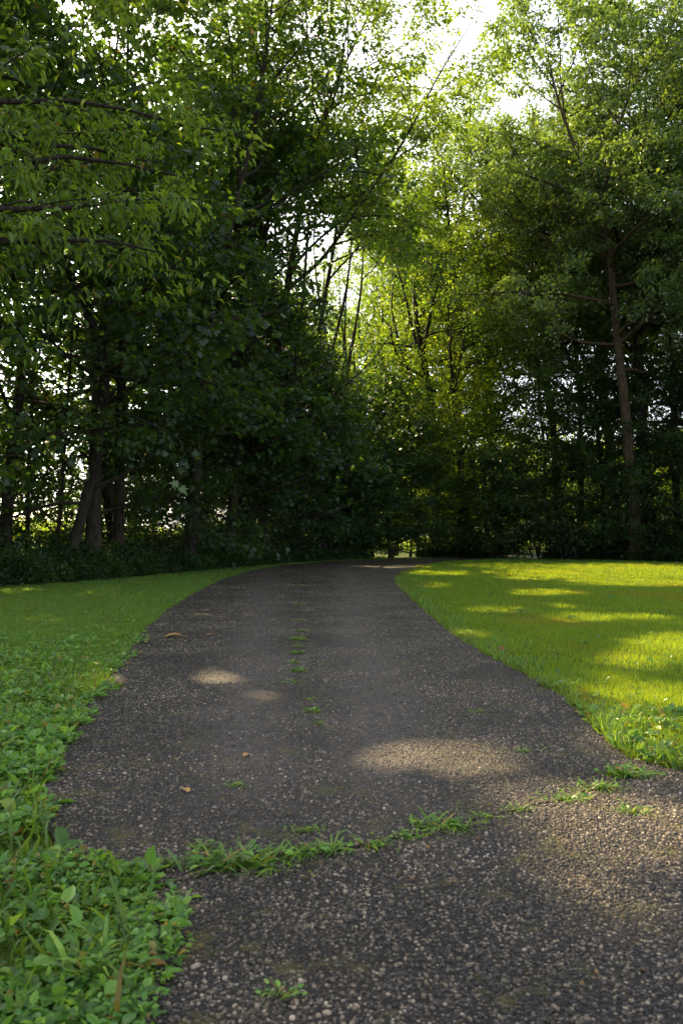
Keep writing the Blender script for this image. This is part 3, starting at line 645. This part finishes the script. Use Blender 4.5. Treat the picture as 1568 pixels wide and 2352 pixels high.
def litter():
    rng = np.random.default_rng(61); P = scatter(rng, -4, 4, 1.5, 14, 16); P = np.concatenate([P, scatter(rng, -2, 3, 1.5, 5, 26)])
    n = len(P); az = rng.uniform(0, 6.283, n); A = np.stack([np.cos(az), np.sin(az), rng.normal(0, .12, n)], 1); S, A, N = frames(rng, A, np.array([0, 0, 1.]), .25)
    k = inside(P); L = np.where(rng.random(n) < .45, rng.uniform(.03, .10, n), rng.uniform(.008, .03, n)); W = np.where(L > .03, .0018, L * .5)
    Lf = (np.concatenate([P, np.full((n, 1), .021)], 1), S, A, N, L, W); o = obj('leaf_litter', leaf_mesh('leaf_litter', tuple(a[k] for a in Lf), 'far'), M['dry'])
    tag(o, 'dry stems and leaf crumbs scattered over the path', 'litter', kind='stuff')
litter()

# ---------------------------------------------------------------- undergrowth along the foot of the trees
def undergrowth(name, line, depth, dens, hmax, leaf, m, label, seed, back):
    rng = np.random.default_rng(seed); a = np.array(line)[:, :2]; segs = np.linalg.norm(np.diff(a, axis=0), axis=1); cum = np.concatenate([[0], np.cumsum(segs)])
    n = int(dens * cum[-1] * depth); s = rng.uniform(0, cum[-1], n); P = np.stack([np.interp(s, cum, a[:, 0]), np.interp(s, cum, a[:, 1])], 1)
    off = depth * rng.random(n) ** 1.3; P = P + np.array(back)[None] * off[:, None]
    wob = .42 * vnoise(P, 1.9, seed) + .2 * vnoise(P, .6, seed + 7); P[:, 1] += wob
    top = (.2 + hmax * np.clip(off / depth, 0, 1) ** .5 * (.75 + .5 * vnoise(P, 2.2, seed + 3))); z = top * rng.random(n) ** .7
    C = np.concatenate([P, np.clip(z, .03, 3)[:, None]], 1); cnt = rng.integers(5, 13, n); idx = np.repeat(np.arange(n), cnt); k = len(idx)
    u = rng.normal(0, 1, (k, 3)); u[:, 2] *= .5; u = unit(u); PP = C[idx] + u * rng.uniform(.02, .2, k)[:, None]; PP[:, 2] = np.maximum(PP[:, 2], .02)
    S, A, N = frames(rng, u - np.array([0, 0, .2]), np.array([0, -.35, 1.]), .45)
    L = leaf * rng.uniform(.5, 1.3, k) * rng.uniform(.7, 1.3, n)[idx]
    keep = ~inside(PP[:, :2])
    Lf = tuple(q[keep] for q in (PP, S, A, N, L, L * .7))
    me = leaf_mesh(name, Lf, 'far'); o = obj(name, me, M[m]); tag(o, label, 'undergrowth', kind='stuff'); print(name, keep.sum())
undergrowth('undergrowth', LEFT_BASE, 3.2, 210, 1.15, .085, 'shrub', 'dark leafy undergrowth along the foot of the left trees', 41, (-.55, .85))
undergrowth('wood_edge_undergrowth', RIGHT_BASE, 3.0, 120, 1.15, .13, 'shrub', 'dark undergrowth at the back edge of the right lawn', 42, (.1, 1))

def far_band(name, x0, x1, y0, y1, h0, h1, n, leaf, m, label, seed):
    rng = np.random.default_rng(seed); P = np.stack([rng.uniform(x0, x1, n), rng.uniform(y0, y1, n)], 1)
    top = h0 + (h1 - h0) * np.clip(.5 + .5 * vnoise(P, 9, seed) + .25 * vnoise(P, 3, seed + 1), 0, 1.2)
    C = np.concatenate([P, (top * rng.random(n) ** .8 + .1)[:, None]], 1); cnt = rng.integers(4, 9, n); idx = np.repeat(np.arange(n), cnt); k = len(idx)
    PP = C[idx] + rng.normal(0, .35, (k, 3)); PP[:, 2] = np.maximum(PP[:, 2], .05)
    S, A, N = frames(rng, rng.normal(0, 1, (k, 3)), np.array([0, -.3, 1.]), .5); L = leaf * rng.uniform(.5, 1.3, k)
    o = obj(name, leaf_mesh(name, (PP, S, A, N, L, L * .7), 'far'), M[m]); tag(o, label, 'woods', kind='stuff'); print(name, k)
far_band('far_woods', -4, 62, 72, 86, 6, 13, 26000, .34, 'bright', 'far leafy woodland showing through gaps under the right trees', 51)
far_band('far_hedge', -70, -4, 60, 68, .6, 2.6, 9000, .26, 'bright', 'low sunlit hedgerow far behind the left belt', 52)

# ---------------------------------------------------------------- prototypes
G = {}
G['mapleA'] = grow(101, 17, 5.0, .10, .20, 44, (.17, .16), 17, 'maple_far', .35, .42, .5)
G['mapleB'] = grow(102, 19, 4.8, .12, .22, 46, (.17, .16), 17, 'maple_far', .35, .42, .5)
G['mapleC'] = grow(103, 15, 4.4, .08, .15, 42, (.17, .16), 17, 'maple_far', .35, .42, .5)
G['tallA'] = grow(104, 25, 6.6, .16, .30, 62, (.19, .115), 29, 'far', .2, .5, .56, fork=4, twig_fac=.78)
G['tallB'] = grow(105, 27, 7.2, .14, .34, 66, (.19, .115), 29, 'far', .2, .5, .56, fork=5, fork_at=.3, twig_fac=.78)
G['mid'] = grow(106, 15, 5.2, .06, .14, 52, (.15, .09), 30, 'far', .3, .45, .46, fork=3, fork_at=.25, twig_fac=.78)
G['lowlight'] = grow(111, 9, 4.0, .03, .09, 36, (.14, .09), 21, 'far', .35, .45, .5, twig_fac=.8)
G['low'] = grow(107, 9, 4.0, .03, .09, 42, (.14, .09), 36, 'far', .35, .45, .46, twig_fac=.78)
G['midlight'] = grow(110, 15, 5.0, .05, .14, 46, (.15, .095), 20, 'far', .3, .45, .52, fork=3, fork_at=.25, twig_fac=.8)
G['shrubA'] = grow(108, 4.6, 2.1, .04, .05, 46, (.12, .08), 26, 'far', .3, .5, .36, stems=5)
G['shrubB'] = grow(109, 3.2, 1.9, .04, .04, 40, (.11, .08), 26, 'far', .3, .5, .36, stems=5)

# ---------------------------------------------------------------- left belt: trees one can tell apart
def rel(pts):
    p = np.array(pts); return p - np.array([p[0][0], p[0][1], 0]), (p[0][0], p[0][1], 0)
def featured(px, D, H, R_, cb, tr, seed, label, leafm, group=None, name='maple_tree', leaf=(.15, .14), per=17, templ='maple', limbs=42, bark='bark', droop=.35, ext=0, **kw):
    pts = []
    for i, (x, y) in enumerate(px):
        d = D if not isinstance(D, (list, tuple)) else D[min(i, len(D) - 1)]; pts.append(at(x, y, d))
    pts[0][2] = 0
    last = np.array(pts[-1]); dirv = unit((last - np.array(pts[-2]))[None])[0] * .6 + np.array([ext, 0, .6])
    while pts[-1][2] < H - 1.5:
        dirv = dirv + np.array([0, 0, .1]); pts.append(pts[-1] + unit(dirv[None])[0] * 2.0)
    c, loc = rel(pts)
    g_ = grow(seed, H, R_, cb, tr, limbs, leaf, per, templ, droop, .45, .44, ctrl=c, **kw)
    return place(g_, loc, 0, 1, name, label, 'tree', group, leafm, bark)
BELT = 'trees of the belt left of the path'
featured([(8, 1340), (14, 1180), (40, 950), (60, 760)], 19.2, 17, 4.6, .17, .17, 201, 'thick dark leaning trunk at the left edge of the photo', 'maple', BELT, ext=-.4)
featured([(66, 1335), (62, 1180), (75, 900), (90, 700)], 20.5, 16, 4.0, .2, .07, 202, 'slender dark trunk just right of the thick leaning one', 'maple', BELT)
featured([(122, 1330), (140, 1180), (150, 1000), (165, 800)], 19.6, 13, 3.4, .22, .06, 203, 'thin pole-like tree leaning right beside the straight black trunk', 'maple', BELT)
BLACK = featured([(214, 1330), (214, 1180), (222, 980), (236, 740)], 19.8, 19, 5.0, .16, .19, 204, 'straight thick black trunk rising through dense maple leaves', 'maple', BELT, ext=-.9)
featured([(272, 1325), (273, 1180), (276, 1000), (282, 800)], 21.5, 18, 4.6, .2, .17, 205, 'dark trunk half hidden right of the straight thick black one', 'maple', BELT)
featured([(430, 1310), (445, 1150), (470, 820), (500, 650), (545, 450), (590, 290)], 24, 21, 5.2, .18, .20, 206, 'tall maple whose dark stem leans right above the path', 'maple', BELT)
featured([(602, 1290), (604, 1200), (600, 1000), (620, 800)], 31, 17, 4.8, .1, .19, 207, 'trunk deep in shade, left one of the close pair near the bend', 'maple', BELT)
featured([(642, 1290), (640, 1200), (650, 1000), (690, 760)], 32, 18, 5.0, .1, .18, 208, 'trunk deep in shade, right one of the close pair near the bend', 'maple', BELT)
featured([(560, 1290), (620, 900), (700, 420), (760, 200), (860, 20)], 29, 24, 6.8, .38, .22, 209, 'tall airy tree with sparse small leaves against the white sky', 'light', BELT,
         'airy_tree', (.15, .085), 46, 'far', 60, fork=3, fork_at=.45)
# filler of the belt
fill = [('mapleA', -9.6, 13.9, 0.3), ('mapleC', -6.8, 19.6, 1.2), ('mapleB', -6.2, 22.5, 2.1), ('mapleC', -4.6, 25.8, 3.3), ('mapleA', -4.9, 28.5, 4.0), ('mapleB', -12.5, 17, 5.2),
        ('mapleB', -3.2, 34.5, 1.0), ('mapleA', -7.8, 29.5, 2.6), ('mapleC', -1.6, 38.6, .5), ('mapleA', .2, 40.2, 4.4), ('low', 1.6, 40.5, 1.9), ('mapleB', -5.6, 32, 3.7),
        ('mapleB', -6.5, 37, 5.0), ('mapleC', -3.4, 41.5, 2.2), ('mapleB', -8.8, 12.0, 3.0), ('mapleB', -3.9, 27, 5.9), ('mapleB', -2.9, 31, 2.9), ('mapleA', -2.0, 35.8, 1.1), ('mapleC', -.4, 38, 3.9), ('low', -.2, 37.4, .7), ('low', 1.2, 38.2, 2.0), ('low', 2.4, 39.0, 3.3), ('mapleC', 1.0, 40.5, 5.2), ('mapleC', -1.0, 36.6, 1.5), ('mapleB', -2.0, 33.4, 4.6), ('mapleA', -.9, 35.6, 2.2), ('mapleB', .4, 39.6, 1.3), ('mid', -2.4, 32.2, 3.4), ('low', -1.8, 35.6, 1.9), ('low', -3.2, 31.5, .2), ('mid', -3.6, 30.5, 4.9), ('mid', -2.0, 33.5, .7)]
for k, x, y, a in fill:
    place(G[k], (x, y, 0), a, 1, 'maple_tree' if 'maple' in k else 'leafy_tree', 'leafy maple merging with its neighbours in the dark belt left of the path', 'tree', 'leafy maples filling the left belt', 'maple')
# overhanging tree close by on the left
near_ctrl = [(0, 0, 0), (.05, .1, 1.5), (.15, .1, 3), (.1, .25, 5), (.3, .3, 7), (.4, .5, 9.5), (.5, .4, 12)]
gN = grow(301, 12, 5.2, .30, .16, 40, (.125, .052), 30, 'lance', .75, .4, .36, ctrl=near_ctrl, aim=(0.45, .55), up=.5)
place(gN, (-5.6, 8.6, 0), 0, 1, 'walnut_tree', 'nearest tree, slender pointed leaves on boughs reaching in at the upper left', 'tree', None, 'walnut')
# a low branch of the straight black trunk, with pale upturned leaves hanging at its end
root = BLACK; rc = np.array(root.location); tb = Tubes(); top = at(430, 1030, 15.0) - rc; tip = at(410, 1112, 14.8) - rc; st = at(221, 960, 19.8) - rc
tb.add(smooth_path([st, st * .6 + top * .4 + [0, 0, .35], top + [-.1, .2, .2], top, (top + tip) / 2 + [.03, 0, 0], tip], 24), .035, .004, 5)
obj('branch', tb.mesh('branch'), M['bark'], root)
rng = np.random.default_rng(77)
P = np.array([tip, tip + [.05, 0, -.05], tip + [-.06, 0, 0]]); A = np.array([[-.7, -.2, .1], [.55, -.3, -.7], [.1, -.2, -1.]]); S, A, N = frames(rng, A, np.array([.1, -1, .5]), .1)
for q in range(3):
    o = obj('leaf', leaf_mesh('leaf', (P[q:q+1], S[q:q+1], A[q:q+1], N[q:q+1], np.array([[.19, .22, .13][q]]), np.array([[.19, .18, .12][q]])), 'maple'), M['pale'], root); o['label'] = 'pale upturned leaf'
n = 46; f = rng.random(n)[:, None]; P = np.where(f < .5, st * .25 + top * .75 + (top - st) * .5 * (f - .25) + [0, 0, .1], top * (1.6 - f * 1.2) + tip * (f * 1.2 - .6)) + rng.normal(0, .22, (n, 3))
S, A, N = frames(rng, rng.normal(0, 1, (n, 3)) - [0, 0, .4], np.array([0, -.3, 1.]), .4)
obj('leaves', leaf_mesh('leaves', (P, S, A, N, rng.uniform(.1, .19, n), rng.uniform(.1, .18, n)), 'maple'), M['maple'], root)

# fallen bough in the left belt
root = empty('fallen_branch', gr(175, 1320) * [1, 1, 0] + [0, 1.0, 0]); tag(root, 'curved bare branch fallen between the thin trunks on the left', 'branch'); rc = np.array(root.location)
tb = Tubes(); D_ = rc[1]; c = [at(x, y, D_) - rc for x, y in [(60, 1090), (75, 1140), (105, 1185), (150, 1208), (200, 1255), (230, 1300)]]; tb.add(smooth_path(c, 20), .05, .035, 6)
c = [at(x, y, D_) - rc for x, y in [(88, 1160), (110, 1210), (140, 1245), (150, 1290)]]; tb.add(smooth_path(c, 12), .03, .02, 5); obj('bough', tb.mesh('bough'), M['bark'], root)

# ---------------------------------------------------------------- right wood
WOOD = 'trees of the wood behind the right lawn'
featured([(1462, 1290), (1450, 1130), (1432, 900), (1415, 780), (1402, 600), (1385, 470), (1340, 380), (1290, 280)], 35, 24, 8.0, .34, .30, 401,
         'big brown trunk leaning left with spreading limbs behind the right lawn', 'oak', WOOD, 'oak_tree', (.19, .115), 31, 'far', 68, 'bark_oak', .2, fork=4, fork_at=.42)
featured([(1492, 1290), (1485, 1120), (1465, 870), (1460, 600), (1480, 300)], 37, 26, 7.2, .3, .33, 402, 'thick dark trunk close behind the leaning brown trunk', 'oak', WOOD, 'oak_tree',
         (.19, .115), 31, 'far', 66, 'bark', .2, fork=4, fork_at=.4)
featured([(1068, 1290), (1062, 1150), (1050, 1020), (1040, 900), (1030, 760)], 41, 17, 5.2, .14, .20, 403, 'sunlit yellow-green tree with a curved dark trunk past the bend', 'bright', WOOD, 'leafy_tree',
         (.14, .085), 18, 'far', 60, 'bark', .3, fork=3, fork_at=.35)
featured([(1330, 1290), (1335, 1100), (1330, 900), (1300, 600)], 40, 22, 6.4, .2, .17, 404, 'slim tree left of the leaning brown trunk, seen between leaves', 'oak', WOOD, 'leafy_tree', (.15, .085), 26, 'far', 60, 'bark', .25, fork=3)
featured([(1560, 1290), (1550, 1100), (1545, 900), (1530, 500)], 36, 24, 6.6, .22, .20, 405, 'dark tree at the right edge behind the lawn', 'oak', WOOD, 'oak_tree', (.19, .115), 31, 'far', 60, 'bark', .25, fork=3)
for k, x, y, a, m_, s in [('midlight', 3.0, 45, .4, 'bright', 1.05), ('midlight', 6.8, 44.5, 2.4, 'bright', 1.0), ('midlight', 7.6, 50, 3.6, 'bright', 1.2), ('midlight', 5.0, 41.5, 1.4, 'bright', .7),
                          ('tallB', 9.6, 47.5, 2.8, 'light', .95), ('midlight', 7.4, 40.6, 2.0, 'bright', .6), ('midlight', 3.6, 41.8, .9, 'bright', .45), ('tallA', 5.4, 43.5, 2.2, 'light', .95), ('lowlight', 5.8, 40.2, .9, 'bright', .8), ('lowlight', 3.9, 40.8, 3.1, 'bright', .75), ('lowlight', 7.6, 41.5, 3.1, 'bright', .9), ('tallA', 2.5, 69, 4.0, 'light', 1.1), ('tallB', -1.8, 70, 1.0, 'light', 1.0), ('tallA', 4.6, 66, 3.0, 'light', 1.05), ('tallB', 8.5, 70, 3.0, 'light', 1.1), ('tallB', 6.2, 52, 5.6, 'light', 1.22)]:
    place(G[k], (x, y, 0), a, s, 'leafy_tree', 'backlit yellow-green tree past the bend, one with its neighbours', 'tree', 'backlit trees past the bend', m_)
for k, x, y, a, s in [('tallA', 12.6, 45.5, 1.3, 1), ('tallB', 17.5, 38, .2, 1),  ('tallA', 21, 36, 3, 1), ('tallB', 15.5, 44, 2.2, 1), ('tallA', 8.0, 51, 4.2, 1.05), ('mid', 12.5, 39, 1.1, 1), ('mid', 18.5, 35.5, 2.0, .95),
                      ('tallB', 21.5, 43, 5.5, 1), ('low', 10.2, 37.8, .8, 1), ('low', 13.2, 36.6, 2.6, .9), ('low', 16.4, 34.9, 4.1, .95), ('low', 14.8, 36.2, 1.3, .8), ('low', 19.5, 33.6, 5.3, .8), ('tallA', 26, 39, 1, 1), ('mid', 22.5, 33.5, 1, 1),
                      ('tallA', 19, 49, .6, 1), ('mid', 10.8, 40.8, 2.9, .95), ('low', 18.6, 33.8, .1, 1), ('tallB', 26, 47, 2.5, 1),
                      ]:
    place(G[k], (x, y, 0), a, s, 'leafy_tree', 'dark green tree merging with its neighbours in the right wood', 'tree', 'dark trees filling the right wood', 'oak' if 'tall' in k else 'shrub')
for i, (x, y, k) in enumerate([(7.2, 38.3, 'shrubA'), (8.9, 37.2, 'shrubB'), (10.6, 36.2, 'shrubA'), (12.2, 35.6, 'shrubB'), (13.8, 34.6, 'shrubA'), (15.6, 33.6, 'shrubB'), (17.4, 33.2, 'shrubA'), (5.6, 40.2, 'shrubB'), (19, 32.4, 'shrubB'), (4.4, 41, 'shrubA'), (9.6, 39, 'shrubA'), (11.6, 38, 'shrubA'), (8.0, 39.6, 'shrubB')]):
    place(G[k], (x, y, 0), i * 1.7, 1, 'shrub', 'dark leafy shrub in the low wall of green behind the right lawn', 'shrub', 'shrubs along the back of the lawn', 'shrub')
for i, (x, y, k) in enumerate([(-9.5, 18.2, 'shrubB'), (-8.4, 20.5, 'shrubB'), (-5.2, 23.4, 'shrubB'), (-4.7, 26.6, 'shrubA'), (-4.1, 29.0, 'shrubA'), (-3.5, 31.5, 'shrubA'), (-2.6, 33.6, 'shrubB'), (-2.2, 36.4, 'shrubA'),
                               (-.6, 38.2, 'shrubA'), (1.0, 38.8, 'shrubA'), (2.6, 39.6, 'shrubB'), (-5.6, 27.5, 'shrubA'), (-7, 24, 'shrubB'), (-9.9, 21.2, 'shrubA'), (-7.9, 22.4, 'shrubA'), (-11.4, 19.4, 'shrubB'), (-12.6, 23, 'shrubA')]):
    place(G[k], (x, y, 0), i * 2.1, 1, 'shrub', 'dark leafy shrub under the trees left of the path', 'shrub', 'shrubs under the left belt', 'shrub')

# ---------------------------------------------------------------- low pale building seen through the belt
def box(name, c, s, m, parent):
    bm = bmesh.new(); bmesh.ops.create_cube(bm, size=1); bmesh.ops.scale(bm, vec=s, verts=bm.verts); bmesh.ops.translate(bm, vec=c, verts=bm.verts)
    me = bpy.data.meshes.new(name); bm.to_mesh(me); bm.free(); return obj(name, me, m, parent)
hb = at(120, 1240, 95); hr = empty('house', (hb[0], 95, 0)); tag(hr, 'low pale building with a grey roof glimpsed between the left trunks', 'building')
box('wall', (0, 0, 1.5), (14, 7, 3), M['wall'], hr)
bm = bmesh.new(); v = [bm.verts.new(p) for p in [(-7.5, -4.2, 2.98), (7.5, -4.2, 2.98), (7.5, 4.2, 2.98), (-7.5, 4.2, 2.98), (-7.5, 0, 4.5), (7.5, 0, 4.5)]]
for f in ((0, 1, 5, 4), (2, 3, 4, 5), (3, 0, 4), (1, 2, 5), (3, 2, 1, 0)): bm.faces.new([v[i] for i in f])
me = bpy.data.meshes.new('roof'); bm.to_mesh(me); bm.free(); obj('roof', me, M['roof'], hr)
for x in (-5, -2, 2.6, 5.2):
    wn = box('window', (x, -3.52, 1.6), (1.3, .06, 1.1), M['frame'], hr); box('pane', (x, -3.56, 1.6), (1.1, .03, .9), M['glass'], wn)
box('door', (.4, -3.53, 1.02), (1, .08, 2.04), M['frame'], hr)
print('LEAVES', NLEAF[0])
